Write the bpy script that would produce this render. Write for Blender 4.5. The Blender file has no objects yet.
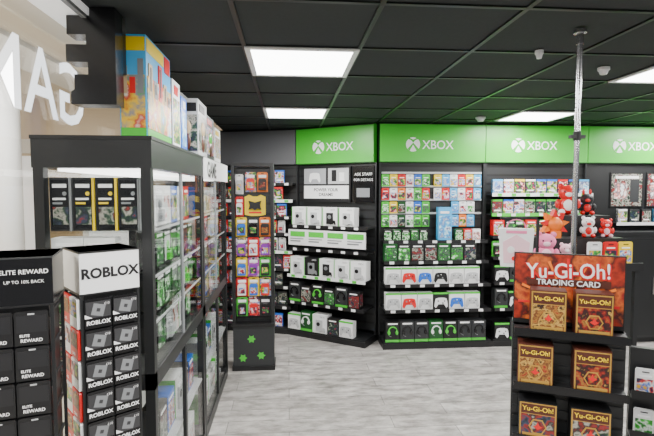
import bpy, math, random
from mathutils import Vector, Matrix, Euler
R = random.Random(7)
scene = bpy.context.scene
COL = scene.collection

# ------------------------------------------------------------------ materials
def mat(name, color, rough=0.5, metal=0.0, emit=0.0, coat=0.0, spec=None):
    m = bpy.data.materials.new(name); m.use_nodes = True
    b = m.node_tree.nodes['Principled BSDF']
    b.inputs['Base Color'].default_value = (*color, 1)
    b.inputs['Roughness'].default_value = rough
    b.inputs['Metallic'].default_value = metal
    if coat: b.inputs['Coat Weight'].default_value = coat
    if spec is not None: b.inputs['Specular IOR Level'].default_value = spec
    if emit:
        b.inputs['Emission Color'].default_value = (*color, 1)
        b.inputs['Emission Strength'].default_value = emit
    return m

def art(name, colors, scale=14, rough=0.35, detail=2.0):
    """printed artwork: 4D noise shifted by the object's random number, through a colour ramp"""
    m = bpy.data.materials.new(name); m.use_nodes = True
    nt = m.node_tree; b = nt.nodes['Principled BSDF']
    tc = nt.nodes.new('ShaderNodeTexCoord'); oi = nt.nodes.new('ShaderNodeObjectInfo')
    mu = nt.nodes.new('ShaderNodeMath'); mu.operation = 'MULTIPLY'; mu.inputs[1].default_value = 91.0
    no = nt.nodes.new('ShaderNodeTexNoise'); no.noise_dimensions = '4D'
    no.inputs['Scale'].default_value = scale; no.inputs['Detail'].default_value = detail
    sc = nt.nodes.new('ShaderNodeMath'); sc.operation = 'MULTIPLY_ADD'
    sc.inputs[1].default_value = 2.2; sc.inputs[2].default_value = -0.6
    cr = nt.nodes.new('ShaderNodeValToRGB'); cr.color_ramp.interpolation = 'LINEAR'
    n = len(colors)
    while len(cr.color_ramp.elements) < n+1: cr.color_ramp.elements.new(0.5)
    for i in range(n+1):
        cr.color_ramp.elements[i].position = i / n
        cr.color_ramp.elements[i].color = (*colors[i%n], 1)
    L = nt.links.new
    L(oi.outputs['Random'], mu.inputs[0]); L(mu.outputs[0], no.inputs['W'])
    L(tc.outputs['Object'], no.inputs['Vector']); L(no.outputs[0], sc.inputs[0])
    a2 = nt.nodes.new('ShaderNodeMath'); a2.operation = 'ADD'
    L(sc.outputs[0], a2.inputs[0]); L(oi.outputs['Random'], a2.inputs[1])
    fr = nt.nodes.new('ShaderNodeMath'); fr.operation = 'FRACT'
    L(a2.outputs[0], fr.inputs[0]); L(fr.outputs[0], cr.inputs[0])
    L(cr.outputs[0], b.inputs['Base Color'])
    b.inputs['Roughness'].default_value = rough
    return m

BLACK = mat('black_plastic', (.008, .008, .009), .45)
BLACKG = mat('black_gloss', (.006, .006, .007), .22)
FRAME = mat('black_powder_coat', (.012, .013, .014), .42)
DARK = mat('charcoal', (.026, .028, .03), .5)
GREY = mat('mid_grey', (.22, .23, .24), .5)
LGREY = mat('light_grey', (.5, .51, .52), .45)
WHITE = mat('white_card', (.85, .86, .86), .4)
WHITE2 = mat('white_plastic', (.8, .81, .82), .3)
CREAM = mat('cream_plaster', (.72, .6, .45), .7)
GREEN = mat('fascia_green', (.06, .5, .035), .35, emit=.15)
GREEN2 = mat('bright_green', (.07, .55, .04), .35)
DGREEN = mat('dark_green', (.008, .08, .015), .35)
RED = mat('red_print', (.7, .012, .012), .35)
BLUE = mat('blue_print', (.015, .14, .65), .35)
SKY = mat('sky_blue_print', (.06, .42, .8), .35)
YEL = mat('yellow_print', (.9, .64, .01), .35)
ORANGE = mat('orange_print', (.9, .2, .01), .4)
PINK = mat('pink_plush', (.85, .22, .4), .9)
LPINK = mat('pale_pink', (.85, .55, .62), .8)
PURPLE = mat('purple_print', (.25, .03, .4), .35)
GOLD = mat('gold_foil', (.55, .32, .06), .3, .4)
BROWN = mat('chocolate_print', (.08, .02, .012), .35)
TAN = mat('tan_print', (.5, .36, .2), .5)
CHROME = mat('brushed_chrome', (.6, .6, .62), .22, 1.0)
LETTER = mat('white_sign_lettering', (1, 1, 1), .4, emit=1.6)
WPRINT = mat('white_ink_glow', (.9, .9, .9), .4, emit=.15)  # print with a faint glow put into its colour
PANEL = mat('led_diffuser', (1, .99, .97), .5, emit=12)
A_MIX = art('cover_art_mixed', [(.02,.03,.08),(.65,.02,.02),(.8,.8,.75),(.01,.15,.65),(.9,.5,.02),(.02,.38,.06),(.06,.02,.02)],26)
A_DARK = art('cover_art_dark', [(.01,.012,.02),(.03,.05,.09),(.28,.02,.015),(.015,.02,.02),(.4,.38,.33),(.02,.06,.03)],26)
A_GREEN = art('cover_art_green', [(.01,.18,.01),(.05,.5,.04),(.8,.85,.8),(.02,.28,.02),(.01,.05,.02),(.1,.12,.11)],26)
A_BLUE = art('cover_art_blue', [(.03,.2,.6),(.1,.5,.8),(.8,.85,.85),(.02,.05,.25),(.5,.55,.6)],20)
A_WARM = art('cover_art_warm', [(.1,.015,.01),(.35,.17,.03),(.3,.015,.01),(.04,.01,.01),(.02,.008,.008),(.6,.36,.08)], 40, detail=5)
A_PINK = art('cover_art_pink', [(.7,.1,.35),(.3,.03,.4),(.8,.6,.1),(.05,.02,.1),(.75,.7,.75)],26)
A_WHITE = art('cover_art_light', [(.8,.8,.8),(.6,.62,.65),(.8,.8,.8),(.1,.1,.12),(.75,.3,.25)],20)
A_BURST = art('header_fire_art', [(.03,.008,.008),(.12,.012,.008),(.4,.03,.01),(.05,.01,.01),(.6,.12,.02),(.25,.015,.01)], 9, detail=4)

def glass_mat(name, tint=(1,1,1)):
    m = bpy.data.materials.new(name); m.use_nodes = True
    nt = m.node_tree; nt.nodes.remove(nt.nodes['Principled BSDF'])
    o = nt.nodes['Material Output']; L=nt.links.new
    t = nt.nodes.new('ShaderNodeBsdfTransparent'); t.inputs[0].default_value = (*tint, 1)
    g = nt.nodes.new('ShaderNodeBsdfGlossy'); g.inputs['Roughness'].default_value = .02
    lw = nt.nodes.new('ShaderNodeLayerWeight'); lw.inputs[0].default_value = .5
    pw = nt.nodes.new('ShaderNodeMath'); pw.operation='POWER'; pw.inputs[1].default_value=4
    ma = nt.nodes.new('ShaderNodeMath'); ma.operation='MULTIPLY_ADD'; ma.inputs[1].default_value=.42; ma.inputs[2].default_value=.025
    mx = nt.nodes.new('ShaderNodeMixShader')
    L(lw.outputs['Facing'],pw.inputs[0]); L(pw.outputs[0],ma.inputs[0]); L(ma.outputs[0],mx.inputs[0]); L(t.outputs[0], mx.inputs[1])
    L(g.outputs[0], mx.inputs[2]); L(mx.outputs[0], o.inputs[0])
    return m
GLASS = glass_mat('clear_glass', (.97,.98,.975))

def floor_mat():
    m = bpy.data.materials.new('grey_vinyl_plank'); m.use_nodes = True
    nt = m.node_tree; b = nt.nodes['Principled BSDF']; L = nt.links.new
    tc = nt.nodes.new('ShaderNodeTexCoord')
    br = nt.nodes.new('ShaderNodeTexBrick'); br.offset = .37
    br.inputs['Color1'].default_value = (.33,.315,.298,1); br.inputs['Color2'].default_value = (.42,.405,.385,1)
    br.inputs['Mortar'].default_value = (.2,.19,.18,1)
    br.inputs['Scale'].default_value = 1; br.inputs['Mortar Size'].default_value = .0035
    br.inputs['Brick Width'].default_value = 1.2; br.inputs['Row Height'].default_value = .18
    mp = nt.nodes.new('ShaderNodeMapping'); mp.inputs['Scale'].default_value = (1.8, 4.2, 1)
    no = nt.nodes.new('ShaderNodeTexNoise'); no.inputs['Scale'].default_value = 2.6; no.inputs['Detail'].default_value = 8
    no.inputs['Roughness'].default_value = .68
    cr = nt.nodes.new('ShaderNodeValToRGB')
    cr.color_ramp.elements[0].position = .35; cr.color_ramp.elements[0].color = (.48,.47,.46,1)
    cr.color_ramp.elements[1].position = .66; cr.color_ramp.elements[1].color = (1.3,1.3,1.3,1)
    mx = nt.nodes.new('ShaderNodeMix'); mx.data_type = 'RGBA'; mx.blend_type = 'MULTIPLY'; mx.inputs[0].default_value = 1
    L(tc.outputs['Object'], br.inputs['Vector']); L(tc.outputs['Object'], mp.inputs[0]); L(mp.outputs[0], no.inputs['Vector'])
    L(no.outputs[0], cr.inputs[0]); L(br.outputs['Color'], mx.inputs[6]); L(cr.outputs[0], mx.inputs[7])
    L(mx.outputs[2], b.inputs['Base Color']); b.inputs['Roughness'].default_value = .33
    return m
FLOOR = floor_mat()

def tile_mat():
    m = bpy.data.materials.new('black_mineral_tile'); m.use_nodes = True
    nt = m.node_tree; b = nt.nodes['Principled BSDF']; L = nt.links.new
    tc = nt.nodes.new('ShaderNodeTexCoord'); no = nt.nodes.new('ShaderNodeTexNoise')
    no.inputs['Scale'].default_value = 60
    cr = nt.nodes.new('ShaderNodeValToRGB')
    cr.color_ramp.elements[0].color = (.012,.0155,.0165,1); cr.color_ramp.elements[1].color = (.022,.028,.03,1)
    L(tc.outputs['Object'], no.inputs['Vector']); L(no.outputs[0], cr.inputs[0]); L(cr.outputs[0], b.inputs['Base Color'])
    b.inputs['Roughness'].default_value = .8
    return m
TILE = tile_mat()

def slat_mat(name, c, c2):
    m = bpy.data.materials.new(name); m.use_nodes = True
    nt = m.node_tree; b = nt.nodes['Principled BSDF']; L = nt.links.new
    tc = nt.nodes.new('ShaderNodeTexCoord'); w = nt.nodes.new('ShaderNodeTexWave')
    w.bands_direction = 'Z'; w.inputs['Scale'].default_value = 3.2
    cr = nt.nodes.new('ShaderNodeValToRGB'); cr.color_ramp.interpolation = 'CONSTANT'
    cr.color_ramp.elements[0].color = (*c2, 1); cr.color_ramp.elements[1].position = .12; cr.color_ramp.elements[1].color = (*c, 1)
    L(tc.outputs['Object'], w.inputs['Vector']); L(w.outputs[1], cr.inputs[0]); L(cr.outputs[0], b.inputs['Base Color'])
    b.inputs['Roughness'].default_value = .45
    return m
SLAT = slat_mat('black_slatwall', (.015,.016,.017), (.003,.003,.003))

# ------------------------------------------------------------------ mesh builder
_tc = {}
def text_geo(s, size, bold=0.0):
    k = (s, size, bold)
    if k in _tc: return _tc[k]
    cu = bpy.data.curves.new('t', 'FONT'); cu.body = s; cu.size = size; cu.resolution_u = 3
    cu.offset = bold; cu.align_x = 'CENTER'; cu.align_y = 'BOTTOM_BASELINE'
    o = bpy.data.objects.new('t', cu); COL.objects.link(o)
    dg = bpy.context.evaluated_depsgraph_get(); dg.update()
    me = o.evaluated_get(dg).to_mesh()
    r = ([tuple(v.co) for v in me.vertices], [tuple(p.vertices) for p in me.polygons])
    o.evaluated_get(dg).to_mesh_clear()
    bpy.data.objects.remove(o); bpy.data.curves.remove(cu)
    _tc[k] = r
    return r

class MB:
    def __init__(s): s.v=[]; s.f=[]; s.mi=[]; s.sm=[]; s.mats=[]
    def m(s, mt):
        if mt not in s.mats: s.mats.append(mt)
        return s.mats.index(mt)
    def add(s, vs, fs, mt, smooth=False):
        o=len(s.v); s.v+=vs; i=s.m(mt)
        for f in fs: s.f.append(tuple(o+k for k in f)); s.mi.append(i); s.sm.append(smooth)
        return s
    def box(s,x0,x1,y0,y1,z0,z1,mt,b=0):
        vs=[(x,y,z) for x in (x0,x1) for y in (y0,y1) for z in (z0,z1)]
        fs=[(0,1,3,2),(4,6,7,5),(0,4,5,1),(2,3,7,6),(0,2,6,4),(1,5,7,3)]
        return s.add(vs,fs,mt)
    def prism(s,pts,y0,y1,mt,cx=0,cz=0,sx=1,sz=None,rot=0):
        if sz is None: sz=sx
        c,n=math.cos(rot),math.sin(rot)
        P=[(cx+(x*sx)*c-(z*sz)*n, cz+(x*sx)*n+(z*sz)*c) for x,z in pts]
        k=len(P)
        vs=[(x,y0,z) for x,z in P]+[(x,y1,z) for x,z in P]
        fs=[tuple(range(k)),tuple(range(2*k-1,k-1,-1))]+[(i,i+k,(i+1)%k+k,(i+1)%k) for i in range(k)]
        return s.add(vs,fs,mt)
    def disc(s,cx,cz,r,y0,y1,mt,n=24,rz=None):
        return s.prism([(math.cos(i*2*math.pi/n),math.sin(i*2*math.pi/n)) for i in range(n)],y0,y1,mt,cx,cz,r,rz or r)
    def arc(s,cx,cz,r0,r1,a0,a1,y0,y1,mt,n=14):
        A=[a0+(a1-a0)*i/n for i in range(n+1)]
        for i in range(n):
            p=[(r0*math.cos(A[i]),r0*math.sin(A[i])),(r1*math.cos(A[i]),r1*math.sin(A[i])),(r1*math.cos(A[i+1]),r1*math.sin(A[i+1])),(r0*math.cos(A[i+1]),r0*math.sin(A[i+1]))]
            s.prism(p,y0,y1,mt,cx,cz)
        return s
    def cyl(s,x,y,z0,z1,r,mt,n=20,r2=None):
        r2=r if r2 is None else r2
        vs=[(x+r*math.cos(i*2*math.pi/n),y+r*math.sin(i*2*math.pi/n),z0) for i in range(n)]+[(x+r2*math.cos(i*2*math.pi/n),y+r2*math.sin(i*2*math.pi/n),z1) for i in range(n)]
        s.add(vs,[(i,(i+1)%n,(i+1)%n+n,i+n) for i in range(n)],mt,True)
        return s.add(vs,[tuple(range(n-1,-1,-1)),tuple(range(n,2*n))],mt)
    def ball(s,cx,cy,cz,rx,ry,rz,mt,n=16,m=10):
        vs=[(cx,cy,cz-rz)]
        for j in range(1,m):
            p=math.pi*j/m
            for i in range(n):
                a=2*math.pi*i/n
                vs.append((cx+rx*math.sin(p)*math.cos(a),cy+ry*math.sin(p)*math.sin(a),cz-rz*math.cos(p)))
        vs.append((cx,cy,cz+rz)); fs=[]
        for i in range(n): fs.append((0,1+(i+1)%n,1+i))
        for j in range(m-2):
            for i in range(n):
                a=1+j*n+i; b=1+j*n+(i+1)%n; fs.append((a,b,b+n,a+n))
        l=len(vs)-1
        for i in range(n): fs.append((l-n+i,l-n+(i+1)%n,l))
        return s.add(vs,fs,mt,True)
    def text(s,st,size,x,y,z,mt,bold=0.0,rot=0,sx=1,shear=0):
        vs,fs=text_geo(st,size,bold); c,n=math.cos(rot),math.sin(rot)
        P=[]
        for a,b,_ in vs:
            a=a*sx+shear*b
            P.append((x+a*c-b*n,y,z+a*n+b*c))
        return s.add(P,fs,mt)
    def textf(s,st,size,fn,mt,bold=0.0):
        vs,fs=text_geo(st,size,bold)
        return s.add([fn(a,b) for a,b,_ in vs],fs,mt)
    def mesh(s,name):
        me=bpy.data.meshes.new(name); me.from_pydata(s.v,[],s.f)
        for q in s.mats: me.materials.append(q)
        me.polygons.foreach_set('material_index',s.mi)
        me.polygons.foreach_set('use_smooth',s.sm)
        me.update(); return me

def setp(o,label=None,cat=None,group=None,kind=None):
    if label: o['label']=label
    if cat: o['category']=cat
    if group: o['group']=group
    if kind: o['kind']=kind
    return o
def obj(name,me,loc=(0,0,0),rz=0,label=None,cat=None,group=None,kind=None,parent=None,rx=0,bevel=0):
    o=bpy.data.objects.new(name,me.mesh(name) if isinstance(me,MB) else me)
    o.location=loc; o.rotation_euler=(rx,0,rz); COL.objects.link(o)
    if parent: o.parent=parent
    if bevel:
        b=o.modifiers.new('bevel','BEVEL'); b.width=bevel; b.segments=2; b.limit_method='ANGLE'
    return setp(o,label,cat,group,kind)
def thing(name,loc,rz,label,cat,group=None):
    o=bpy.data.objects.new(name,None); o.location=loc; o.rotation_euler=(0,0,rz); COL.objects.link(o)
    o.empty_display_size=.1
    return setp(o,label,cat,group)
def struct(name,mb): return obj(name,mb,kind='structure')

# ------------------------------------------------------------------ camera
cam=bpy.data.cameras.new('camera'); cam.lens=26; cam.sensor_width=36; cam.clip_start=.05
co=bpy.data.objects.new('camera',cam); co.location=(0,0,1.7)
co.rotation_euler=(math.radians(90-3.4),0,math.radians(-4.7)); COL.objects.link(co); scene.camera=co

# ------------------------------------------------------------------ room shell
CEIL=2.44
struct('floor',MB().box(-1.1,7,-2,6.6,-.06,0,FLOOR))
struct('floor_mall',MB().box(-9,-1.1,-3,9,-.06,0,mat('mall_tile',(.6,.55,.46),.3)))
struct('ceiling',MB().box(-.81,7,-2,6.6,CEIL+.004,CEIL+.06,TILE))
GRID=mat('black_grid',(.004,.005,.005),.35)
n=1
for i in range(0,13):
    gx=-.222+.6*i
    if gx>6.9: break
    struct('trim_%d'%n,MB().box(gx-.011,gx+.011,-2,6.5,CEIL-.004,CEIL+.004,GRID)); n+=1
for i in range(-7,7):
    gy=2.5+.6*i
    struct('trim_%d'%n,MB().box(-.81,6.9,gy-.011,gy+.011,CEIL-.0035,CEIL+.0035,GRID)); n+=1
struct('trim_%d'%n,MB().box(-1.12,-.97,-2,4.9,CEIL-.02,CEIL+.06,mat('soffit_cream',(.75,.68,.58),.5)).box(-.97,-.81,-2,4.9,CEIL-.03,CEIL+.06,mat('soffit_white_glow',(.95,.95,.93),.5,emit=.35)).box(-.83,-.81,-2,4.9,CEIL-.045,CEIL-.03,GREY)); n+=1  # white soffit strip glows in place of light falling from the mall
struct('wall_back',MB().box(-1.2,7,6.5,6.6,0,2.5,DARK))
struct('wall_left',MB().box(-1.16,-1.08,4.6,6.5,0,2.6,DARK))
struct('wall_right',MB().box(6.9,7,-2,6.5,0,2.5,DARK))
struct('window_1',MB().box(-1.10,-1.085,-1.5,4.6,.05,CEIL-.03,GLASS))
struct('baseboard_left',MB().box(-1.12,-1.06,-1.5,4.6,0,.05,WHITE))
# mall outside
MALLGLOW=mat('mall_glow_panel',(.9,.92,.95),.3,emit=.5)  # glowing panels added to whiten the view into the mall
struct('wall_mall',MB().box(-6.2,-6,-3,9,0,3.6,CREAM).box(-6,-5.95,-3,9,2.5,2.62,WHITE).box(-6,-5.9,1,1.5,0,3.4,WHITE2).box(-6,-5.9,4,4.5,0,3.4,WHITE2).box(-6,-5.9,6.6,7,0,3.4,WHITE2))
struct('ceiling_mall',MB().box(-6.2,-1.12,-3,9,3.4,3.5,mat('mall_ceiling',(.75,.68,.58),.7)).box(-3.6,-3.0,-3,9,3.34,3.4,WHITE))
m=MB().box(-6.2,-1.12,8.9,9,0,3.6,CREAM).box(-6.1,-1.2,8.84,8.9,2.35,2.6,WHITE).box(-6.1,-1.2,8.86,8.9,0,.25,TAN)
for k in range(6): m.box(-6.0+k*.8,-5.3+k*.8,8.87,8.9,.3,2.3,MALLGLOW if k%2 else TAN); m.box(-5.3+k*.8,-5.2+k*.8,8.84,8.9,.25,2.35,WHITE)
struct('wall_mall_end',m)
c=thing('mall_column',(-3.95,7.0,0),0,'round white mall column with grey base ring','column')
obj('shaft',MB().cyl(0,0,.15,3.34,.2,WHITE2,28),parent=c); obj('base_ring',MB().cyl(0,0,0,.15,.26,GREY,28,.24),parent=c)

# window lettering (reads from the mall side)
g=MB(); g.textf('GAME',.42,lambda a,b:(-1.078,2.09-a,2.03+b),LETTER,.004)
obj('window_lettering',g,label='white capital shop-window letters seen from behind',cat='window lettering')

# ------------------------------------------------------------------ ceiling lights
def ceiling_light(gx,gy):
    t=thing('ceiling_light',(gx+.3,gy+.3,CEIL),0,'square white LED panel set in black ceiling grid','ceiling light','ceiling panel lights')
    f=MB(); 
    for a in ((-.3,-.27,-.3,.3),(.27,.3,-.3,.3),(-.27,.27,-.3,-.27),(-.27,.27,.27,.3)): f.box(a[0],a[1],a[2],a[3],-.012,.002,WHITE)
    obj('light_frame',f,parent=t); obj('diffuser',MB().box(-.27,.27,-.27,.27,-.008,.0,PANEL),parent=t)
    l=bpy.data.lights.new('panel_lamp','AREA'); l.size=.52; l.energy=41; l.color=(1,.98,.95)
    lo=bpy.data.objects.new('panel_lamp',l); lo.location=(gx+.3,gy+.3,CEIL-.02); COL.objects.link(lo)
for gx,gy in ((-.222,2.5),(-.222,4.3),(2.178,2.5),(2.178,4.3),(-.222,.7),(2.178,.7),(4.578,2.5),(3.978,4.3),(4.578,.7),(-.222,-1.1),(2.178,-1.1)):
    ceiling_light(gx,gy)
for i,(x,y,z,e) in enumerate(((-3.3,2,3.3,160),(-3.3,5.5,3.3,190),(-3.3,-1,3.3,120))):
    l=bpy.data.lights.new('mall_lamp','AREA'); l.size=1.2; l.energy=e; l.color=(1,.96,.9)
    lo=bpy.data.objects.new('mall_lamp',l); lo.location=(x,y,z); COL.objects.link(lo)
w=bpy.data.worlds.new('world'); scene.world=w; w.use_nodes=True
w.node_tree.nodes['Background'].inputs[0].default_value=(.8,.82,.84,1)
w.node_tree.nodes['Background'].inputs[1].default_value=.4

def detector(x,y,r=.05):
    m=MB(); m.cyl(x,y,CEIL-.02,CEIL-.003,r,WHITE2,20,r); m.cyl(x,y,CEIL-.045,CEIL-.02,r*.55,WHITE2,20,r*.85)
    obj('smoke_detector',m,label='small round white ceiling smoke detector',cat='smoke detector',group='ceiling detectors')
detector(1.33,2.45,.022); detector(1.9,2.75,.034); detector(1.95,4.7,.05)

# ------------------------------------------------------------------ product prototypes
def proto(name,mb,w,h,d,label,cat):
    return dict(name=name,mesh=mb.mesh(name),w=w,h=h,d=d,label=label,cat=cat)
def P_case(band,a,label,w=.118,h=.155,d=.03,bm=None):
    m=MB(); m.box(-w/2,w/2,-d/2+.002,d/2,0,h,bm or band)
    m.box(-w/2+.003,w/2-.003,-d/2,-d/2+.003,.004,h*.86,a)
    m.box(-w/2+.003,w/2-.003,-d/2-.0005,-d/2+.003,h*.875,h-.004,band)
    m.box(-w*.3,w*.3,-d/2-.001,-d/2,h*.18,h*.26,WPRINT)
    m.box(-w/2,-w/2+.004,-d/2-.001,d/2+.001,0,h,BLACK)
    return proto('game_case',m,w,h,d,label,'video game')
CASE_G=P_case(GREEN2,A_DARK,'green-banded plastic video game case facing out')
CASE_B=P_case(BLUE,A_MIX,'blue-banded plastic video game case facing out')
CASE_W=P_case(WHITE,A_MIX,'white-banded plastic video game case facing out')
CASE_R=P_case(RED,A_MIX,'red-banded plastic video game case facing out')
CASE_S=P_case(SKY,A_BLUE,'pale blue video game case facing out')
CASE_Y=P_case(YEL,A_MIX,'yellow-banded video game case facing out')
CASE_K=P_case(DARK,A_DARK,'dark video game case facing out')

def P_card(base,a,label,w=.085,h=.13,d=.012):
    m=MB(); t=[(-w/2,0),(w/2,0),(w/2,h*.94),(w/2-.006,h),(-w/2+.006,h),(-w/2,h*.94)]
    m.prism(t,-d/2,d/2,base); m.box(-w*.42,w*.42,-d/2-.001,-d/2,h*.1,h*.62,a)
    m.box(-w*.18,w*.18,-d/2-.001,-d/2,h*.86,h*.9,BLACK)
    m.box(-w*.3,w*.3,-d/2-.0015,-d/2,h*.7,h*.76,WPRINT)
    return proto('gift_card',m,w,h,d,label,'gift card')
CARD_G=P_card(GREEN2,A_GREEN,'green hanging gift card with punched tab')
CARD_W=P_card(WHITE,A_GREEN,'white and green hanging gift card')
CARD_Y=P_card(YEL,A_MIX,'yellow hanging gift card with punched tab')
CARD_B=P_card(SKY,A_BLUE,'sky blue hanging gift card with punched tab')
CARD_M=P_card(WHITE,A_MIX,'white hanging card with colourful print')
CARD_K=P_card(DGREEN,A_DARK,'dark green hanging card with dark print')
CARD_R=P_card(RED,A_MIX,'red hanging card with colourful print')
CARD_O=P_card(ORANGE,A_MIX,'orange hanging card with colourful print')
CARD_U=P_card(BLUE,A_MIX,'deep blue hanging card with colourful print')

CTRL=[(-.5,.1),(-.44,.3),(-.2,.36),(.2,.36),(.44,.3),(.5,.1),(.56,-.32),(.44,-.46),(.24,-.16),(-.24,-.16),(-.44,-.46),(-.56,-.32)]
def P_ctrl(body,col,label,w=.165,h=.18,d=.09,top=GREEN2):
    m=MB(); m.box(-w/2,w/2,-d/2,d/2,0,h,body)
    m.box(-w/2-.0005,w/2+.0005,-d/2-.001,-d/2+.01,h*.9,h+.0005,top)
    m.prism(CTRL,-d/2-.008,-d/2,col,0,h*.42,w*.8)
    m.disc(-w*.2,h*.5,w*.055,-d/2-.012,-d/2-.006,GREY,12); m.disc(w*.1,h*.38,w*.05,-d/2-.012,-d/2-.006,GREY,12)
    m.disc(w*.22,h*.5,w*.04,-d/2-.011,-d/2-.006,DARK,12); m.disc(0,h*.56,w*.03,-d/2-.011,-d/2-.006,WHITE,12)
    return proto('controller_box',m,w,h,d,label,'game controller box')
CT_W=P_ctrl(WHITE,LGREY,'white game controller carton with green top band')
CT_R=P_ctrl(WHITE,RED,'white carton showing a red game controller')
CT_B=P_ctrl(WHITE,BLUE,'white carton showing a blue game controller')
CT_K=P_ctrl(WHITE,BLACK,'white carton showing a black game controller')
CT_D=P_ctrl(BLACK,WHITE2,'black carton showing a white game controller')

def P_head(body,col,label,w=.15,h=.22,d=.1):
    m=MB(); m.box(-w/2,w/2,-d/2,d/2,0,h,body); m.box(-w/2-.0005,w/2+.0005,-d/2-.001,-d/2+.02,0,h*.12,GREEN2)
    m.arc(0,h*.55,w*.26,w*.33,0,math.pi,-d/2-.012,-d/2,col)
    for s in (-1,1): m.disc(s*w*.28,h*.48,w*.1,-d/2-.018,-d/2,col,14,w*.15)
    m.box(-w*.35,w*.35,-d/2-.002,-d/2,h*.86,h*.93,WPRINT)
    m.arc(-w*.1,h*.42,w*.2,w*.22,math.pi,math.pi*1.5,-d/2-.012,-d/2,GREY,6)
    return proto('headset_box',m,w,h,d,label,'gaming headset box')
HD_K=P_head(DARK,BLACKG,'black gaming headset carton with green base band')
HD_G=P_head(BLACK,GREEN2,'black carton showing a green-trimmed headset')
HD_W=P_head(DGREEN,WHITE2,'dark green carton showing a white headset')

def P_console(body,con,accent,label,w=.19,h=.21,d=.12):
    m=MB(); m.box(-w/2,w/2,-d/2,d/2,0,h,body)
    m.box(-w*.22,w*.22,-d/2-.012,-d/2,h*.12,h*.72,con)
    m.disc(-w*.05 if con is WHITE2 or con is LGREY else 0,h*.5,w*.12,-d/2-.014,-d/2-.01,accent,18)
    m.prism(CTRL,-d/2-.018,-d/2-.008,con,w*.24,h*.22,w*.32)
    m.box(-w/2-.001,-w/2+.006,-d/2-.001,d/2,0,h,GREEN2); m.text('XBOX',w*.12,w*.2,-d/2-.002,h*.85,GREY if body is WHITE else WPRINT)
    return proto('console_box',m,w,h,d,label,'games console box')
CO_W=P_console(WHITE,LGREY,BLACK,'white games console carton showing a pale console')
CO_K=P_console(WHITE,BLACK,GREY,'white games console carton showing a black console')
CO_D=P_console(BLACK,GREY,BLACKG,'black games console carton with grey console')

def P_blister(card,col,label,w=.1,h=.17,d=.05,a=None):
    m=MB(); m.prism([(-w/2,0),(w/2,0),(w/2,h*.93),(w*.4,h),(-w*.4,h),(-w/2,h*.93)],d/2-.006,d/2,card)
    m.prism([(-w*.36,h*.1),(w*.36,h*.1),(w*.36,h*.6),(w*.26,h*.68),(-w*.26,h*.68),(-w*.36,h*.6)],-d/2,d/2-.006,col)
    m.box(-w*.36,w*.36,d/2-.008,d/2-.006,h*.72,h*.86,WPRINT); m.box(-w*.12,w*.12,d/2-.0075,d/2-.006,h*.9,h*.94,BLACK)
    m.box(-w*.28,w*.28,-d/2-.002,-d/2,h*.2,h*.5,a or A_MIX)
    return proto('blister_pack',m,w,h,d,label,'blister pack')
BL_K=P_blister(DARK,BLACKG,'black hanging accessory blister pack')
BL_G=P_blister(GREEN2,BLACK,'green-backed hanging accessory blister pack')
BL_W=P_blister(WHITE,LGREY,'white-backed hanging accessory blister pack')
BL_M=P_blister(A_MIX,RED,'multicoloured hanging toy blister pack')
BL_P=P_blister(A_PINK,PURPLE,'pink and purple hanging toy blister pack')
BL_O=P_blister(ORANGE,BLACK,'orange and black hanging toy pack',a=A_WARM)
BL_S=P_blister(YEL,BLUE,'yellow and blue hanging toy pack')
BL_R=P_blister(RED,WHITE,'red-backed hanging toy pack')
def P_star():
    w,h,d=.17,.2,.04
    m=MB(); m.prism([(-.5,.06),(-.2,0),(.2,0),(.5,.06),(.5,.9),(.28,1),(.1,.92),(-.1,.92),(-.28,1),(-.5,.9)],d/2-.008,d/2,YEL,0,0,w,h)
    m.prism([(-.3,.3),(-.12,.36),(0,.28),(.12,.36),(.3,.3),(.24,.52),(.3,.72),(0,.64),(-.3,.72),(-.24,.52)],-d/2,d/2-.008,BLACK,0,0,w,h)
    m.box(-w*.3,w*.3,d/2-.01,d/2-.008,h*.12,h*.2,RED)
    return proto('blister_pack',m,w,h,d,'large bright yellow toy pack with black insert','blister pack')
BL_Y=P_star()

def P_box(body,a,label,w=.14,h=.19,d=.09,name='accessory_box',cat='product box',win=False,fancy=None):
    m=MB(); m.box(-w/2,w/2,-d/2,d/2,0,h,body)
    if win:
        m.box(-w*.4,w*.4,-d/2-.001,-d/2,h*.08,h*.76,LGREY)
        m.ball(0,-d/2,h*.52,w*.17,w*.08,w*.17,a,12,8); m.prism([(-.5,0),(.5,0),(.35,1),(-.35,1)],-d/2-.02,-d/2,a,0,h*.1,w*.4,h*.3)
    else:
        m.box(-w*.44,w*.44,-d/2-.001,-d/2,h*.06,h*.74,a)
    if fancy:
        m.box(-w*.44,w*.44,-d/2-.0015,-d/2,h*.04,h*.96,BLACKG)
        m.box(-w*.36,w*.36,-d/2-.002,-d/2,h*.12,h*.45,A_DARK)
        m.box(-w*.36,w*.1,-d/2-.002,-d/2,h*.5,h*.54,fancy); m.box(-w*.36,w*.25,-d/2-.002,-d/2,h*.58,h*.62,WPRINT)
        m.disc(w*.2,h*.7,w*.1,-d/2-.003,-d/2,fancy,16)
        m.box(w*.40,w*.5+.001,-d/2-.002,d/2,0,h,fancy)
    m.box(-w*.36,w*.3,-d/2-.002,-d/2,h*.81,h*.88,WPRINT)
    m.box(w/2,w/2+.001,-d*.35,d*.35,h*.15,h*.85,a)
    return proto(name,m,w,h,d,label,cat)
BX_G=P_box(DGREEN,A_GREEN,'dark green gaming accessory box')
BX_K=P_box(BLACK,A_DARK,'black gaming accessory box')
BX_KG=P_box(BLACK,A_GREEN,'black accessory box with green artwork')
BX_W=P_box(WHITE,A_WHITE,'white gaming accessory box')
BX_R=P_box(RED,A_MIX,'red product box with printed front')
BX_B=P_box(SKY,A_BLUE,'tall sky blue product box',w=.15,h=.36,d=.08)
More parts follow.
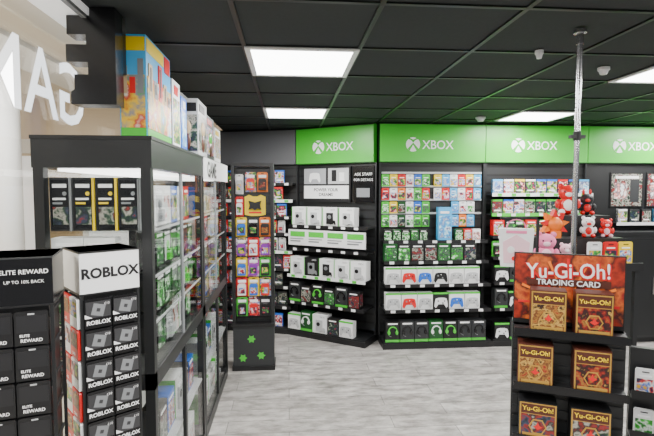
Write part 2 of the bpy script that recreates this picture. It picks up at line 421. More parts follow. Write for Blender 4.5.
BX_S=P_box(BLUE,A_MIX,'blue product box with printed front')
BF_Y=P_box(BLACK,DARK,'black product box with bright yellow edge',fancy=YEL,w=.085,h=.22)
BF_K=P_box(BLACK,DARK,'black product box with grey edge',fancy=GREY,w=.085,h=.22)
FG_W=P_box(WHITE,GREY,'white window box holding a small figure',name='figure_box',cat='figure box',win=True)
FG_K=P_box(BLACK,LGREY,'black window box holding a small figure',name='figure_box',cat='figure box',win=True)
FG_G=P_box(DARK,GREEN2,'dark window box holding a green figure',name='figure_box',cat='figure box',win=True)
FG_R=P_box(WHITE,RED,'white window box holding a red figure',name='figure_box',cat='figure box',win=True)

def put(p,F,x,y,z,rz,group,scale=1,dz=0):
    o=bpy.data.objects.new(p['name'],p['mesh']); o.location=F(x,y,z); o.rotation_euler=(0,0,rz)
    o.scale=(scale,)*3 if not isinstance(scale,tuple) else scale
    COL.objects.link(o); setp(o,p['label'],p['cat'],group); return o
def frame(ox,oy,ang):
    c,s=math.cos(ang),math.sin(ang)
    return lambda x,y,z:(ox+x*c-y*s,oy+x*s+y*c,z)
def row(F,ang,z,x0,x1,front,ps,group,gap=.008,hmax=None,fill=1.0):
    x=x0; i=0
    while True:
        p=ps[i%len(ps)] if len(ps)<6 else R.choice(ps)
        s=1
        if hmax and p['h']>hmax: s=hmax/p['h']
        if x+p['w']*s>x1: break
        put(p,F,x+p['w']*s/2,-front+p['d']*s/2+.015,z+.001,ang,group,s)
        x+=p['w']*s+gap; i+=1

# ------------------------------------------------------------------ wall bays
def bay(ox,oy,ang,w,shelves,label,top=2.0,group=None,back=SLAT):
    t=thing('wall_shelf_unit',(ox,oy,0),ang,label,'shelf unit',group)
    obj('back_panel',MB().box(0,w,-.02,.03,.1,top,back),parent=t)
    p=MB(); p.box(0,w,-.33,.0,0,.06,BLACK); p.box(.01,w-.01,-.32,0,.06,.075,FRAME); obj('plinth',p,parent=t)
    for x in (0,w-.02): obj('upright',MB().box(x,x+.02,-.05,-.02,.075,top,FRAME),parent=t)
    for z,d,col in shelves:
        s=MB(); s.box(.021,w-.021,-d,-.02,z-.018,z,BLACK); s.box(.021,w-.021,-d-.006,-d,z-.03,z+.006,col)
        for k in range(int(w/.16)): 
            xx=.08+k*.16; s.box(xx,xx+.05,-d-.008,-d-.006,z-.026,z+.002,WHITE if col is not WHITE else GREEN2)
        obj('shelf',s,parent=t)
    return t
def hangers(t,w,zs):
    for z in zs:
        m=MB(); m.box(.03,w-.03,-.035,-.02,z,z+.02,LGREY); obj('hanging_rail',m,parent=t)

# straight bay 1
F1=frame(1.0,5.2,0)
t1=bay(1.0,5.2,0,1.2,[(1.15,.2,BLACK),(.93,.24,BLACK),(.69,.3,BLACK),(.42,.32,BLACK)],'black slatwall shelf bay with cards, controllers and headsets')
hangers(t1,1.2,(1.43,1.58,1.73,1.88))
G='cards on the hanging rails'
row(F1,0,1.74,.03,.58,.06,[CARD_G,CARD_Y,CARD_R,CARD_M,CARD_U],G,.006)
row(F1,0,1.59,.03,.58,.06,[CARD_R,CARD_M,CARD_O,CARD_M,CARD_G],G,.006)
row(F1,0,1.44,.03,.58,.06,[CARD_G,CARD_Y,CARD_K,CARD_W,CARD_U],G,.006)
row(F1,0,1.29,.03,.58,.06,[CARD_G,CARD_M,CARD_K,CARD_W,CARD_G],G,.006)
row(F1,0,1.74,.62,1.17,.06,[CARD_Y,CARD_B,CARD_M,CARD_R],G,.006)
row(F1,0,1.59,.62,1.17,.06,[CARD_M,CARD_R,CARD_B],G,.006)
row(F1,0,1.44,.82,1.17,.06,[CARD_B,CARD_M,CARD_W],G,.006)
row(F1,0,1.29,.82,1.17,.06,[CARD_B,CARD_O],G,.006)
put(BX_B,F1,.71,-.13,1.151,0,'boxes on the card bay shelf')
row(F1,0,1.15,.03,.6,.2,[BX_KG,BX_G],'boxes on the card bay shelf',.01,.12)
row(F1,0,1.15,.82,1.17,.2,[BX_G,BX_R,BX_W],'boxes on the card bay shelf',.01,.12)
row(F1,0,.93,.03,1.17,.24,[BX_G,BX_KG,BX_K,BX_K],'accessory boxes',.006,.19)
row(F1,0,.69,.03,1.17,.3,[CT_W,CT_R,CT_B,CT_K,CT_W],'controller cartons',.008)
row(F1,0,.42,.03,1.17,.32,[CT_W,CT_R,CT_W,CT_D,CT_B],'controller cartons',.008,.18)
row(F1,0,.075,.03,1.17,.33,[HD_G,HD_K,HD_K,HD_W],'headset cartons',.008)

# straight bay 2
F2=frame(2.2,5.2,0)
bay(2.2,5.2,0,1.2,[(1.66,.2,WHITE),(1.44,.2,GREEN2),(1.2,.24,BLACK),(.97,.26,BLACK),(.7,.3,BLACK),(.42,.32,BLACK)],'black slatwall shelf bay with game cases and accessories')
row(F2,0,1.66,.03,1.17,.2,[CASE_B,CASE_W,CASE_S,CASE_Y,CASE_R,CASE_W],'game cases on shelves',.006)
row(F2,0,1.44,.03,1.17,.2,[CASE_G,CASE_W,CASE_R,CASE_G,CASE_B,CASE_G],'game cases on shelves',.006)
row(F2,0,1.2,.03,1.17,.24,[BL_G,BL_W,BL_K,BX_KG,BX_R,BL_M],'accessories on shelves',.008,.17)
row(F2,0,.97,.03,1.17,.26,[BX_K,BX_KG,BX_W,BL_K,BL_G,BX_G],'accessories on shelves',.008,.17)
row(F2,0,.7,.03,1.17,.3,[CT_K,CT_D,BX_K,CT_R,HD_K,BX_KG],'accessories on shelves',.01,.2)
row(F2,0,.42,.03,1.17,.32,[HD_K,BX_K,HD_G,BX_K,CT_D,BX_KG],'accessories on shelves',.01,.21)
row(F2,0,.075,.03,1.17,.33,[HD_K,HD_G,BX_KG,BX_K,HD_K,CT_D],'headset cartons',.012,.23)

# bay 3: posters above a dark cupboard
F3=frame(3.4,5.2,0)
t3=thing('wall_display_unit',(3.4,5.2,0),0,'dark wall panel with posters over grey cupboard','display unit')
obj('back_panel',MB().box(0,2.6,-.02,.03,0,2.0,FRAME),parent=t3)
cb=MB(); cb.box(.05,2.5,-.33,-.02,.06,1.2,DARK); cb.box(.02,2.53,-.35,-.02,1.2,1.24,FRAME); cb.box(.1,2.45,-.3,-.05,0,.06,BLACK)
obj('cupboard_body',cb,parent=t3)
for k in range(4):
    d=MB(); d.box(.07+k*.61,.66+k*.61,-.345,-.33,.09,1.17,FRAME); d.box(.6+k*.61,.62+k*.61,-.365,-.345,.55,.75,CHROME); obj('cupboard_door',d,parent=t3)
for k in range(5):
    x=.3+k*.44
    s=MB(); s.box(x,x+.4,-.032,-.02,1.5,1.9,BLACK); s.box(x+.015,x+.385,-.035,-.032,1.515,1.885,A_DARK); s.box(x+.05,x+.2,-.037,-.035,1.6,1.78,A_WHITE); s.box(x+.24,x+.35,-.037,-.035,1.56,1.82,DARK)
    s.box(x+.06,x+.34,-.038,-.035,1.83,1.86,WPRINT)
    obj('poster',s,parent=t3)
s=MB(); s.box(.3,2.5,-.16,-.02,1.315,1.33,FRAME); s.box(.3,2.5,-.166,-.16,1.3,1.334,WHITE2); obj('shelf',s,parent=t3)
row(F3,0,1.33,.32,1.9,.16,[CASE_W,CASE_K,CASE_K,CASE_S,CASE_K],'dark display cases',.03,.15)

# angled console bay
AA=math.atan2(-.6,.87)
FA=frame(.13,5.8,AA); WA=1.057
tA=bay(.13,5.8,AA,WA,[(1.29,.24,BLACK),(1.02,.24,BLACK),(.71,.28,WHITE),(.4,.3,BLACK)],'black angled shelf bay with console cartons')
PG=mat('poster_grey',(.35,.36,.38),.4)
hp=MB(); hp.box(.1,.74,-.06,-.02,1.56,1.97,BLACK); hp.box(.12,.42,-.064,-.06,1.77,1.95,PG); hp.box(.12,.72,-.066,-.06,1.6,1.75,WHITE)
hp.box(.45,.72,-.064,-.06,1.77,1.95,LGREY); hp.prism(CTRL,-.07,-.066,WHITE,.27,1.85,.14)
hp.text('POWER YOUR',.05,.42,-.067,1.685,BLACK,.001); hp.text('DREAMS',.05,.42,-.067,1.63,BLACK,.001)
hp.box(.5,.56,-.07,-.066,1.8,1.93,BLACK); hp.box(.6,.67,-.07,-.066,1.8,1.9,WHITE)
obj('header_poster',hp,parent=tA)
hs=MB(); hs.box(.77,1.03,-.06,-.02,1.56,1.97,BLACKG); hs.text('ASK STAFF',.046,.9,-.061,1.86,WPRINT); hs.text('FOR DETAILS',.04,.9,-.061,1.8,WPRINT); hs.box(.82,.98,-.063,-.06,1.62,1.72,GREY)
obj('notice_panel',hs,parent=tA)
st=MB(); st.box(.03,WA-.03,-.27,-.25,1.06,1.24,WHITE)
for k in range(4):
    st.box(.06+k*.25,.26+k*.25,-.273,-.27,1.16,1.22,GREEN2); st.box(.06+k*.25,.2+k*.25,-.273,-.27,1.1,1.115,GREY); st.box(.06+k*.25,.24+k*.25,-.273,-.27,1.13,1.14,GREY)
obj('information_strip',st,parent=tA)
row(FA,AA,1.29,.05,1.04,.24,[CO_W,CO_W,CO_K,CO_W,CO_K],'console cartons',.02,.23)
row(FA,AA,.71,.05,1.04,.28,[CO_W,CO_D,CO_K,CO_W],'console cartons',.008,.26)
row(FA,AA,.4,.05,1.04,.3,[HD_K,BX_K,HD_G,BX_KG],'accessory cartons on console bay',.01,.24)
row(FA,AA,.075,.05,1.04,.33,[CT_W,HD_W,CO_W,BX_K],'cartons on the bottom shelf',.01,.27)

# grey-fascia bay
AG=math.radians(-17); GX,GY=.13-1.0*math.cos(AG),5.8-1.0*math.sin(AG)
FG=frame(GX,GY,AG)
bay(GX,GY,AG,1.0,[(1.78,.2,BLACK),(1.58,.2,WHITE),(1.38,.2,BLACK),(1.18,.2,BLACK),(.97,.22,WHITE),(.76,.22,BLACK),(.55,.25,BLACK),(.32,.3,BLACK)],'black shelf bay full of video game cases')
for z in (1.78,1.58,1.38,1.18,.97,.76,.55,.32,.075):
    row(FG,AG,z,.03,.97,.2 if z>.3 else .3,[CASE_W,CASE_R,CASE_K,CASE_B,BX_R,CASE_K,BL_W],'game cases in the corner bay',.008,.155)

# ------------------------------------------------------------------ fascia
def fascia(ox,oy,ang,w,m,logo=True,label='green illuminated fascia sign with white logo'):
    t=thing('fascia_sign',(ox,oy,0),ang,label,'shop sign','wall fascia signs' if logo else None)
    p=MB(); p.box(.004,w-.004,-.06,.03,2.005,2.43,m); p.box(.004,w-.004,-.064,-.06,2.005,2.012,FRAME); p.box(.004,w-.004,-.064,-.06,2.42,2.43,FRAME)
    p.box(0,.004,-.05,.03,2.005,2.43,FRAME)
    obj('sign_panel',p,parent=t)
    if logo:
        cx=w*.31; cz=2.2; r=.078
        l=MB(); l.disc(cx,cz,r,-.066,-.06,WPRINT,32)
        l.prism([(-.8,-.62),(-.5,-.9),(.0,-.05),(.0,.25)],-.068,-.066,m,cx,cz,r)
        l.prism([(.8,-.62),(.5,-.9),(.0,-.05),(.0,.25)],-.068,-.066,m,cx,cz,r)
        l.prism([(0,.25),(-.35,.62),(-.72,.72),(-.5,.9),(0,.66),(.5,.9),(.72,.72),(.35,.62)],-.068,-.066,m,cx,cz,r)
        obj('emblem',l,parent=t)
        x=MB(); x.text('XBOX',.135,cx+.28,-.064,2.152,WPRINT,.001,sx=.93); obj('lettering',x,parent=t)
    return t
fascia(.13,5.8,AA,WA-.03,GREEN)
for k in range(4): fascia(1.0+1.2*k,5.2,0,1.2,GREEN)
fascia(GX,GY,AG,.98,mat('fascia_grey',(.13,.135,.145),.4),False,'plain dark grey fascia panel')

# ------------------------------------------------------------------ glass cabinets
CABFILL=mat('cabinet_fill_glow',(1,.98,.95),.5,emit=5)  # glow added to brighten the cabinet insides, not a real fitting
def cabinet(x0,x1,y0,y1,label,header):
    t=thing('display_cabinet',((x0+x1)/2,(y0+y1)/2,0),0,label,'display cabinet','glass display cabinets')
    a,b=(x1-x0)/2,(y1-y0)/2; T=1.92; pw=.04
    obj('base',MB().box(-a,a,-b,b,0,.08,FRAME),parent=t)
    for sx in (-1,1):
        for sy in (-1,1):
            xx=sx*(a-pw/2); yy=sy*(b-pw/2)
            obj('post',MB().box(xx-pw/2,xx+pw/2,yy-pw/2,yy+pw/2,.08,1.79,FRAME),parent=t)
    h=MB(); h.box(-a-.005,a+.005,-b,b,1.79,T,FRAME); h.box(-a-.008,a+.008,-b-.003,b+.003,T-.015,T,BLACK); obj('header',h,parent=t)
    if header:
        q=MB(); q.box(a+.005,a+.015,-b,b,1.77,1.915,WHITE); q.textf('GAME',.15,lambda u,v:(a+.016,-b+.3+u,1.79+v),BLACK,.004); obj('header_sign',q,parent=t)
    m=MB(); m.box(-a,a,-b,b,.86,.93,FRAME); obj('middle_deck',m,parent=t)
    for z in (1.13,1.33,1.53) : obj('shelf',MB().box(-a+.012,a-.012,-b+.012,b-.012,z-.008,z,GLASS).box(a-.016,a-.012,-b+.04,b-.04,z-.01,z+.002,LGREY),parent=t)
    obj('shelf',MB().box(-a+.012,a-.012,-b+.012,b-.012,.45,.46,LGREY),parent=t)
    obj('front_pane',MB().box(-a+pw,a-pw,-b+.004,-b+.01,.08,1.79,GLASS),parent=t)
    for k in (0,1):
        ya=-b+pw if k==0 else .01; yb=-.01 if k==0 else b-pw
        obj('sliding_door',MB().box(a-.012,a-.006,ya,yb,.93,1.79,GLASS).box(a-.014,a-.003,(yb if k==0 else ya)-.006,(yb if k==0 else ya)+.006,.93,1.79,GREY),parent=t)
        obj('lower_door',MB().box(a-.012,a-.006,ya,yb,.08,.86,GLASS).box(a-.014,a+.004,(yb if k==0 else ya)-.008,(yb if k==0 else ya)+.008,.08,.86,FRAME),parent=t)
    obj('back_pane',MB().box(-a+.003,-a+.01,-b+pw,b-pw,.08,1.79,GLASS),parent=t)
    st=MB(); st.box(-a+.06,a-.06,-b+.08,b-.08,1.778,1.79,CABFILL); obj('fill_strip',st,parent=t)
    return t
cabinet(-1.02,-.56,1.99,3.15,'tall black framed glass cabinet full of boxed goods',False)
cabinet(-1.02,-.56,3.17,4.33,'tall black framed glass cabinet with white header sign',True)
R90=math.radians(90)
def crow(y0,y1,z,ps,hm,grp,front=-.60,gap=.012):
    F=frame(front,y0,R90)
    row(F,R90,z,0,y1-y0,0,ps,grp,gap,hm)
GC='boxed goods in the glass cabinets'
for (y0,y1) in ((2.25,3.08),(3.24,4.26)):
    crow(y0,y1,1.53,[BX_W,BX_R,FG_W,BX_S,BX_W,BX_R,FG_R] if y0<3 else [FG_W,FG_K,FG_R,BX_W,FG_W,BX_S],.21,GC,gap=.008)
    crow(y0,y1,1.33,[BX_KG,BX_G,BX_K,FG_G,BX_K,BX_W] if y0<3 else [FG_W,BX_R,FG_W,FG_K,BX_W,BX_K],.18,GC,gap=.006)
    crow(y0,y1,1.13,[FG_G,BX_KG,BX_K,BX_G,BX_K,BX_G],.18,GC,gap=.006)
    crow(y0,y1,.93,[BX_K,CO_K,BX_W,BX_KG,FG_K,BX_S],.185,GC,gap=.006)
    crow(y0,y1,.46,[BX_W,CO_W,BX_K,CO_W,BX_W,BX_S],.26,GC)
    crow(y0,y1,.08,[CO_W,BX_W,CO_D,CO_W,BX_K,CO_W],.28,GC)
FC=frame(-.975,2.01,0)
def ff(z,ps,hm,x1=.37,gap=.004): row(FC,0,z,0,x1,0,ps,'boxed goods at the cabinet end',gap,hm)
ff(1.53,[BF_K,BF_Y,BF_Y,BF_K],.225,.38,.006); ff(1.33,[FG_W,BX_W,BX_KG],.17); ff(1.13,[BX_KG,BX_G,BX_K],.17); ff(.93,[BX_K,BX_W,BX_K],.18)

# boxes on top of the cabinets
def topbox(x0,x1,y0,y1,h,body,a,label,stripe=None,z=1.92,fig=None):
    m=MB(); m.box(x0,x1,y0,y1,z,z+h,body)
    m.box(x0+.006,x1-.006,y0-.002,y0,z+.03,z+h*.72,a); m.box(x0+.01,x1-.01,y0-.003,y0,z+h*.78,z+h*.93,stripe or WHITE)
    m.box(x1,x1+.002,y0+.02,y1-.02,z+.04,z+h*.74,a); m.box(x1,x1+.003,y0+.04,y1-(y1-y0)*.3,z+h*.8,z+h*.93,stripe or WHITE)
    m.box(x0+.004,x1-.004,y0+.004,y1-.004,z+h,z+h+.002,body)
    if fig:
        ym=(y0+y1)/2; xm=(x0+x1)/2
        m.ball(x1,ym,z+h*.5,.012,(y1-y0)*.2,h*.14,fig); m.ball(x1,ym,z+h*.25,.012,(y1-y0)*.16,h*.17,BROWN)
        m.ball(xm,y0,z+h*.5,.032,.01,h*.13,fig); m.ball(xm,y0,z+h*.25,.03,.01,h*.16,BROWN)
    obj('toy_box',m,label=label,cat='toy box')
A_CITY=art('brick_set_art',[(.1,.45,.85),(.8,.75,.6),(.6,.05,.03),(.85,.55,.03),(.25,.25,.28),(.1,.4,.1),(.3,.15,.07)],11,detail=5)
m=MB(); x0,x1,y0,y1,z,h=-.735,-.62,2.17,2.6,1.925,.455
m.box(x0,x1,y0,y1,z,z+h,SKY); m.box(x0+.003,x1-.003,y0-.002,y0,z+.01,z+.05,GREEN2); m.box(x1,x1+.002,y0+.005,y1-.005,z+.01,z+.05,GREEN2)
m.box(x0+.004,x1-.004,y0-.003,y0,z+h-.07,z+h-.01,YEL); m.box(x1,x1+.003,y0+.01,y1-.14,z+h-.07,z+h-.01,YEL); m.box(x1,x1+.003,y1-.12,y1-.02,z+h-.09,z+h-.01,RED)
m.box(x0+.006,x1-.006,y0-.004,y0,z+.05,z+.28,A_CITY); m.box(x1,x1+.004,y0+.01,y1-.01,z+.05,z+.28,A_CITY)
for k,(yy,hh) in enumerate(((2.2,.14),(2.28,.08),(2.36,.17),(2.45,.1),(2.52,.05))):
    m.box(x1,x1+.005,yy,yy+.055,z+.2,z+.2+hh,[TAN,GREY,RED,TAN,BROWN][k]); m.box(x1,x1+.006,yy+.015,yy+.035,z+.22,z+.2+hh-.015,DARK)
for k,(xx,hh) in enumerate(((-.725,.12),(-.69,.07),(-.655,.15))):
    m.box(xx,xx+.024,y0-.006,y0,z+.2,z+.2+hh,[TAN,RED,GREY][k])
obj('toy_box',m,label='large blue and yellow building brick set box',cat='toy box')
topbox(-.72,-.62,2.64,2.82,.38,WHITE,A_MIX,'white printed toy box standing on cabinet',stripe=RED)
topbox(-.72,-.62,2.85,3.0,.33,BLUE,A_BLUE,'blue printed toy box standing on cabinet')
topbox(-.72,-.57,3.10,3.42,.36,LGREY,A_DARK,'grey window box with tan plush figure',stripe=BLACK,fig=TAN)
topbox(-.74,-.58,3.46,3.8,.32,DARK,A_MIX,'dark window box with green figure inside',fig=GREEN2,stripe=RED)
topbox(-.72,-.58,3.85,4.15,.28,WHITE,A_MIX,'small white and colourful toy box on cabinet',stripe=YEL)

# black stepped bracket under the ceiling, standing in for edge-on sign letters
b=MB(); b.prism([(-.88,2.05),(-.70,2.05),(-.70,2.44),(-.80,2.44),(-.80,2.405),(-.89,2.405),(-.89,2.33),(-.815,2.33),(-.815,2.29),(-.895,2.29),(-.895,2.22),(-.81,2.22),(-.81,2.17),(-.865,2.17),(-.865,2.11),(-.88,2.1)],2.03,2.12,BLACKG)
b.box(-.76,-.70,2.12,2.16,2.2,2.44,BLACK)
obj('ceiling_silhouette',b,label='black stepped bracket hanging from ceiling edge',cat='silhouette')

# ------------------------------------------------------------------ gift card spinners
def spinner(cx,cy,rz,label,headm,texts,tm,cards,zt,w=.2,rows=6,side_cards=None,tx=0,side_text=True):
    t=thing('card_spinner',(cx,cy,0),rz,label,'card display stand')
    a=w/2; zb=zt-.15
    bs=MB(); bs.cyl(0,0,0,.025,.115,BLACK,28,.105); bs.cyl(0,0,.025,.3,.025,CHROME); obj('base',bs,parent=t)
    c=MB(); c.box(-a+.015,a-.015,-a+.015,a-.015,.3,zb,BLACK)
    k=.34
    while k<zb-.02:
        c.box(-a+.01,a-.01,-a+.01,a-.01,k,k+.012,DARK); k+=.108
    for sx in (-1,1):
        for sy in (-1,1): c.box(sx*(a-.005)-.005,sx*(a-.005)+.005,sy*(a-.005)-.005,sy*(a-.005)+.005,.3,zb,FRAME)
    obj('rack_body',c,parent=t)
    h=MB(); h.box(-a,a,-a,a,zb,zt,headm); h.box(-a-.002,a+.002,-a-.002,a+.002,zb,zb+.006,BLACK); h.box(-a-.002,a+.002,-a-.002,a+.002,zt-.005,zt,BLACK if headm is WHITE else DARK)
    for s,sz,dz,bd in texts:
        h.text(s,sz,tx,-a-.002,zb+dz,tm,bd)
        if side_text: h.textf(s,sz,lambda u,v,dz=dz:(-a-.002,-u,zb+dz+v),tm,bd)
    obj('header_sign',h,parent=t)
    F=frame(cx,cy,rz)
    for r in range(rows):
        z=zb-.006-(r+1)*.108
        for q,x in enumerate((-.046,.046)):
            put(cards[0],F,x,-a-.004,z,rz,'hanging gift cards')
            sc=(side_cards or cards)
            p=sc[(r+q)%len(sc)]
            F2_=frame(*F(-a-.004,0,0)[:2],rz-R90)
            put(p,F2_,x,0,z,rz-R90,'hanging gift cards')
    return t
def gcard(lines,a,base,label,w=.088,h=.102,d=.01):
    m=MB(); m.prism([(-w/2,0),(w/2,0),(w/2,h-.005),(w/2-.005,h),(-w/2+.005,h),(-w/2,h-.005)],-d/2,d/2,base)
    m.box(-w*.44,w*.44,-d/2-.001,-d/2,h*.38,h*.88,a)
    m.box(-w*.1,w*.1,-d/2-.0015,-d/2,h*.9,h*.94,LGREY)
    for s,sz,z,x in lines: m.text(s,sz,x,-d/2-.0018,z,WPRINT,.0003)
    return proto('gift_card',m,w,h,d,label,'gift card')
GR_BG=mat('card_grey',(.04,.04,.043),.35)
EL_BG=mat('card_near_black',(.018,.018,.02),.35)
def rcard():
    w,h,d=.088,.102,.01
    m=MB(); m.prism([(-w/2,0),(w/2,0),(w/2,h-.005),(w/2-.005,h),(-w/2+.005,h),(-w/2,h-.005)],-d/2,d/2,BLACKG)
    m.box(-w*.46,w*.46,-d/2-.001,-d/2,.036,h*.9,GR_BG)
    m.prism([(-1,-1),(1,-1),(1,1),(-1,1)],-d/2-.002,-d/2-.001,GREY,0,.062,.02,None,math.radians(-15))
    m.prism([(-1,-1),(1,-1),(1,1),(-1,1)],-d/2-.0025,-d/2-.002,GR_BG,0,.062,.006,None,math.radians(-15))
    m.prism([(-.044,.05),(-.02,.036),(-.044,.036)],-d/2-.0022,-d/2-.001,WPRINT)
    m.text('ROBLOX',.0195,0,-d/2-.0018,.013,WPRINT,.0005)
    m.text('£10',.012,.028,-d/2-.0024,.078,WPRINT)
    return proto('gift_card',m,w,h,d,'black gift card with white lettering and tilted square','gift card')
rc=rcard()
ew=gcard([('ELITE',.011,.026,-.018),('REWARD',.014,.01,0)],EL_BG,BLACK,'black reward card with white lettering')
ea=gcard([('CARD',.014,.012,0)],A_MIX,WHITE,'white gift card with colourful print')
eb=gcard([('CARD',.014,.012,0)],A_WARM,RED,'red gift card with colourful print')
spinner(-.685,1.78,math.radians(38),'black gift card spinner with white lettered header',WHITE,[('ROBLOX',.048,.058,.0018)],BLACK,[rc],1.49,.2,6,[eb,ea],side_text=False)
spinner(-.845,1.555,math.radians(17),'black reward card spinner with dark header',BLACKG,[('ELITE REWARD',.019,.1,.0002),('UP TO 10% BACK',.0135,.072,.0)],WPRINT,[ew],1.5,.21,6,[ew],.03)

# ------------------------------------------------------------------ end-of-run toy rack
t=thing('toy_rack',(-.33,4.52,0),0,'tall narrow black rack hung with colourful toy packs','display rack')
m=MB(); m.box(-.19,.19,-.11,.11,0,.44,DARK); m.box(-.2,.2,-.12,.12,0,.04,BLACK); m.box(-.2,.2,-.13,.12,.42,.45,BLACK)
for x,z in ((-.02,.3),(.07,.14),(-.1,.12)):
    pts=[]
    for i in range(12):
        r=1 if i%2==0 else .6; pts.append((r*math.cos(i*math.pi/6),r*math.sin(i*math.pi/6)))
    m.prism(pts,-.113,-.11,GREEN2,x,z,.04)
obj('base_cabinet',m,parent=t)
obj('back_panel',MB().box(-.17,.17,-.02,.02,.45,1.9,SLAT),parent=t)
for s in (-1,1): obj('side_frame',MB().box(s*.18-.015,s*.18+.015,-.1,.1,.45,1.92,FRAME),parent=t)
obj('top_frame',MB().box(-.195,.195,-.1,.1,1.92,1.95,FRAME),parent=t)
FR=frame(-.33,4.52,0)
for z,ps in ((1.26,[BL_S,BL_K,BL_O]),(1.07,[BL_P,BL_R,BL_P]),(.88,[BL_S,BL_P,BL_G]),(.69,[BL_R,BL_S,BL_M]),(.5,[BL_G,BL_M,BL_K])):
    for q,x in enumerate((-.11,.0,.11)):
        put(ps[q],FR,x,-.05,z,0,'hanging toy packs',(1.05,1,1.08))
for z in (1.45,1.66): put(BL_R if z<1.5 else BL_W,FR,-.125,-.05,z,0,'hanging toy packs',(.75,1,1.1))
put(BL_Y,FR,.02,-.05,1.455,0,'hanging toy packs',(1.15,1,1))
put(BL_M,FR,-.02,-.05,1.68,0,'hanging toy packs',(1,1,1.1)); put(BL_O,FR,.09,-.05,1.68,0,'hanging toy packs',(1,1,1.1))

# ------------------------------------------------------------------ trading card stand
SA=math.radians(-25); SX,SY=.965,1.92; FS=frame(SX,SY,SA); W=.43
t=thing('trading_card_stand',(SX,SY,0),SA,'black slatted stand with red trading card header','display stand')
m=MB(); m.box(0,W,.1,.22,.05,1.1,SLAT); m.box(-.01,W+.01,.02,.225,0,.05,BLACK); m.box(W,W+.006,.1,.22,.05,1.1,FRAME); m.box(-.006,0,.1,.22,.05,1.1,FRAME)
z=.1
while z<1.06:
    m.box(0,W,.094,.1,z,z+.035,FRAME); z+=.05
obj('stand_body',m,parent=t)
for z in (1.1,.865,.635,.4):
    s=MB(); s.box(0,W,0,.22 if z==1.1 else .1,z-.012,z,FRAME); s.box(0,W,-.004,0,z-.02,z+.014,BLACKG); obj('ledge',s,parent=t)
h=MB(); h.box(-.005,W+.005,.14,.155,1.1,1.42,BLACK); h.box(0,W,.138,.14,1.12,1.415,A_BURST)
for k in range(9):
    a=math.radians(k*22.5); h.prism([(.35,-.01),(1,-.03),(1,.03),(.35,.01)],.137,.138,ORANGE if k%2 else RED,.215,1.2,.2,.2,a)
h.text('Yu-Gi-Oh!',.092,.217,.134,1.314,RED,.006,math.radians(2),.84); h.text('Yu-Gi-Oh!',.092,.215,.132,1.316,WHITE,.0012,math.radians(2),.84)
h.box(.05,.38,.134,.136,1.278,1.309,BROWN); h.text('TRADING CARD',.034,.215,.132,1.282,WHITE,.0008)
obj('header_board',h,parent=t)
def tbox(w,hh,d,body,a,label):
    m=MB(); m.box(-w/2,w/2,-d/2,d/2,0,hh,body); m.box(-w*.48,w*.48,-d/2-.001,-d/2,hh*.03,hh*.97,GOLD); m.box(-w*.44,w*.44,-d/2-.002,-d/2-.001,hh*.06,hh*.66,a)
    m.box(-w*.44,w*.44,-d/2-.002,-d/2-.001,hh*.68,hh*.94,BROWN); m.text('Yu-Gi-Oh!',w*.19,0,-d/2-.003,hh*.76,YEL,.0005)
    m.disc(0,hh*.34,w*.24,-d/2-.004,-d/2-.002,GOLD,6); m.disc(0,hh*.34,w*.2,-d/2-.005,-d/2-.004,a,6)
    m.prism([(-1,-.2),(0,-.9),(1,-.2),(.4,.1),(0,1),(-.4,.1)],-d/2-.006,-d/2-.004,RED,0,hh*.36,w*.12)
    m.box(-w*.4,w*.4,-d/2-.005,-d/2-.002,hh*.08,hh*.14,GOLD)
    m.box(w/2,w/2+.001,-d*.4,d*.4,hh*.1,hh*.9,a)
    return proto('booster_box',m,w,hh,d,label,'trading card box')
TB=tbox(.138,.178,.085,BROWN,A_WARM,'gold and dark red trading card box standing on ledge')
TD=tbox(.15,.158,.085,BLACK,A_DARK,'dark trading card box standing on lower ledge')
for x,z,p in ((.13,1.1,TB),(.3,1.1,TB),(.085,.865,TB),(.3,.865,TB),(.1,.635,TD),(.3,.635,TD),(.1,.4,TD),(.3,.4,TB)):
    put(p,FS,x,.05,z+.001,SA,'trading card boxes')

# ------------------------------------------------------------------ chrome pole
p=thing('support_pole',(1.345,2.12,0),0,'slim chrome pole running from floor to ceiling','pole')
m=MB(); m.cyl(0,0,.02,CEIL-.02,.0125,CHROME); obj('tube',m,parent=p)
m=MB(); m.cyl(0,0,CEIL-.02,CEIL-.004,.028,CHROME); m.cyl(0,0,CEIL-.07,CEIL-.02,.016,CHROME); obj('ceiling_flange',m,parent=p)
m=MB(); m.cyl(0,0,0,.02,.05,CHROME); obj('floor_flange',m,parent=p)
m=MB(); m.cyl(0,0,1.93,1.97,.017,BLACK); m.box(-.035,.035,-.012,.012,1.94,1.955,BLACK); obj('clamp',m,parent=p)

# ------------------------------------------------------------------ plush toy display
TX,TY=1.56,2.5
t=thing('plush_display_table',(TX,TY,0),0,'black stepped display table holding plush toys','display table')
obj('tray',MB().box(-.27,.32,-.15,.0,1.28,1.3,FRAME).box(-.27,.32,-.158,-.15,1.27,1.312,BLACK),parent=t)
obj('tray',MB().box(-.15,.32,.0,.12,1.41,1.43,FRAME).box(-.15,.32,-.006,.0,1.3,1.43,BLACK),parent=t)
obj('tray',MB().box(.02,.32,.12,.26,1.53,1.55,FRAME).box(.02,.32,.114,.12,1.43,1.55,BLACK),parent=t)
for x in (-.25,.3):
    obj('leg',MB().box(x-.012,x+.012,-.14,-.116,0,1.28,FRAME),parent=t)
for x,q in ((-.13,1.41),(.3,1.53)):
    obj('leg',MB().box(x-.012,x+.012,.09 if x<0 else .23,.114 if x<0 else .254,0,q,FRAME),parent=t)
obj('hanging_arm',MB().box(-.265,-.253,-.14,-.128,1.3,1.56,FRAME).box(-.46,-.253,-.14,-.128,1.548,1.56,FRAME),parent=t)
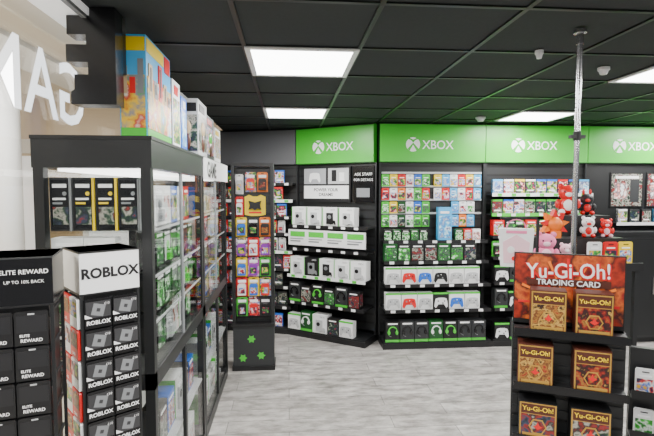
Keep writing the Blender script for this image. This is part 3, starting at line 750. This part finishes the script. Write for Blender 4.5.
def plush(x,y,z,s,c1,c2,label,ears='round',rz=0):
    t=thing('plush_toy',(x,y,z),rz,label,'plush toy')
    b=MB(); b.ball(0,0,.4*s,.36*s,.3*s,.4*s,c1)
    for q in (-1,1): b.ball(q*.25*s,-.25*s,.14*s,.14*s,.2*s,.13*s,c2); b.ball(q*.38*s,-.1*s,.48*s,.12*s,.13*s,.2*s,c1)
    b.ball(0,-.18*s,.42*s,.22*s,.14*s,.26*s,c2)
    obj('body',b,parent=t)
    h=MB(); h.ball(0,-.03*s,.95*s,.38*s,.32*s,.33*s,c1); h.ball(0,-.32*s,.88*s,.14*s,.08*s,.1*s,c2)
    for q in (-1,1):
        h.ball(q*.15*s,-.31*s,1.0*s,.035*s,.03*s,.045*s,BLACKG,8,6)
        if ears=='round': h.ball(q*.27*s,0,1.24*s,.12*s,.06*s,.12*s,c1)
        else: h.ball(q*.18*s,.02*s,1.35*s,.08*s,.06*s,.2*s,c2)
    obj('head',h,parent=t); return t
plush(1.38,2.42,1.3,.13,PINK,LPINK,'pink plush toy with round ears',rz=-.4)
plush(1.5,2.43,1.3,.085,LPINK,WHITE,'small pale pink plush toy sitting on tray',rz=-.4)
plush(1.66,2.69,1.55,.14,RED,WHITE,'red plush toy with white face on top step',rz=-.4)
plush(1.78,2.69,1.55,.1,DARK,RED,'small dark plush toy with red ears',ears='long',rz=-.4)
plush(1.7,2.55,1.43,.09,WHITE,RED,'small white and red plush toy on middle step',rz=-.4)
plush(1.81,2.55,1.43,.08,RED,LPINK,'small red and pink plush toy on middle step',rz=-.4)
t=thing('plush_toy',(1.5,2.56,1.43),0,'orange spiky star-shaped plush toy','plush toy')
m=MB(); m.ball(0,0,.075,.05,.04,.05,ORANGE)
for i in range(9):
    a=i*math.pi*2/9; m.prism([(-.022,.035),(.022,.035),(0,.085)],-.02,.02,ORANGE if i%2 else RED,0,.075,1,1,a)
m.box(-.03,.03,-.03,.03,0,.04,ORANGE); obj('body',m,parent=t)
FT=frame(TX,TY,0)
for x,p in ((.08,CARD_M),(.17,CARD_R),(.255,CARD_Y)): put(p,FT,x,-.1,1.301,0,'toy packs on the table tray',.92)
t=thing('gift_bag',(1.185,2.366,1.3),math.radians(-24),'white and pink gift bag hanging by looped handles','gift bag')
m=MB(); m.prism([(-.075,0),(.075,0),(.085,.2),(-.085,.2)],-.025,.025,WHITE); m.prism([(-.06,.02),(.06,.02),(.065,.13),(0,.17),(-.065,.13)],-.028,-.025,LPINK)
m.disc(-.025,.09,.018,-.031,-.028,WHITE,12); m.disc(.025,.07,.018,-.031,-.028,PINK,12); m.disc(-.01,.045,.012,-.031,-.028,RED,12); m.box(-.05,.05,-.027,-.025,.175,.19,PINK)
obj('bag_body',m,parent=t,bevel=.002)
m=MB(); m.arc(0,.2,.044,.05,0,math.pi,-.012,-.008,PINK,10); m.arc(0,.2,.044,.05,0,math.pi,.008,.012,PINK,10); obj('handle',m,parent=t)
# small card rack beside the stand
t=thing('small_card_rack',(1.79,2.1,0),math.radians(-30),'low black wire rack with printed card packs','card rack')
m=MB(); m.box(-.12,.12,.02,.05,.0,.92,FRAME); m.box(-.13,.13,-.1,.1,0,.03,BLACK)
for z in (.3,.5,.7): m.box(-.12,.12,-.05,.02,z-.01,z,FRAME); m.box(-.12,.12,-.055,-.05,z-.01,z+.03,BLACK)
obj('rack_frame',m,parent=t)
FK=frame(1.79,2.1,math.radians(-30))
for z,p in ((.3,CARD_M),(.5,CARD_W),(.7,CARD_M)):
    for x in (-.06,.06): put(p,FK,x,-.015,z+.001,math.radians(-30),'card packs on small rack')
print('objects',len(bpy.data.objects))
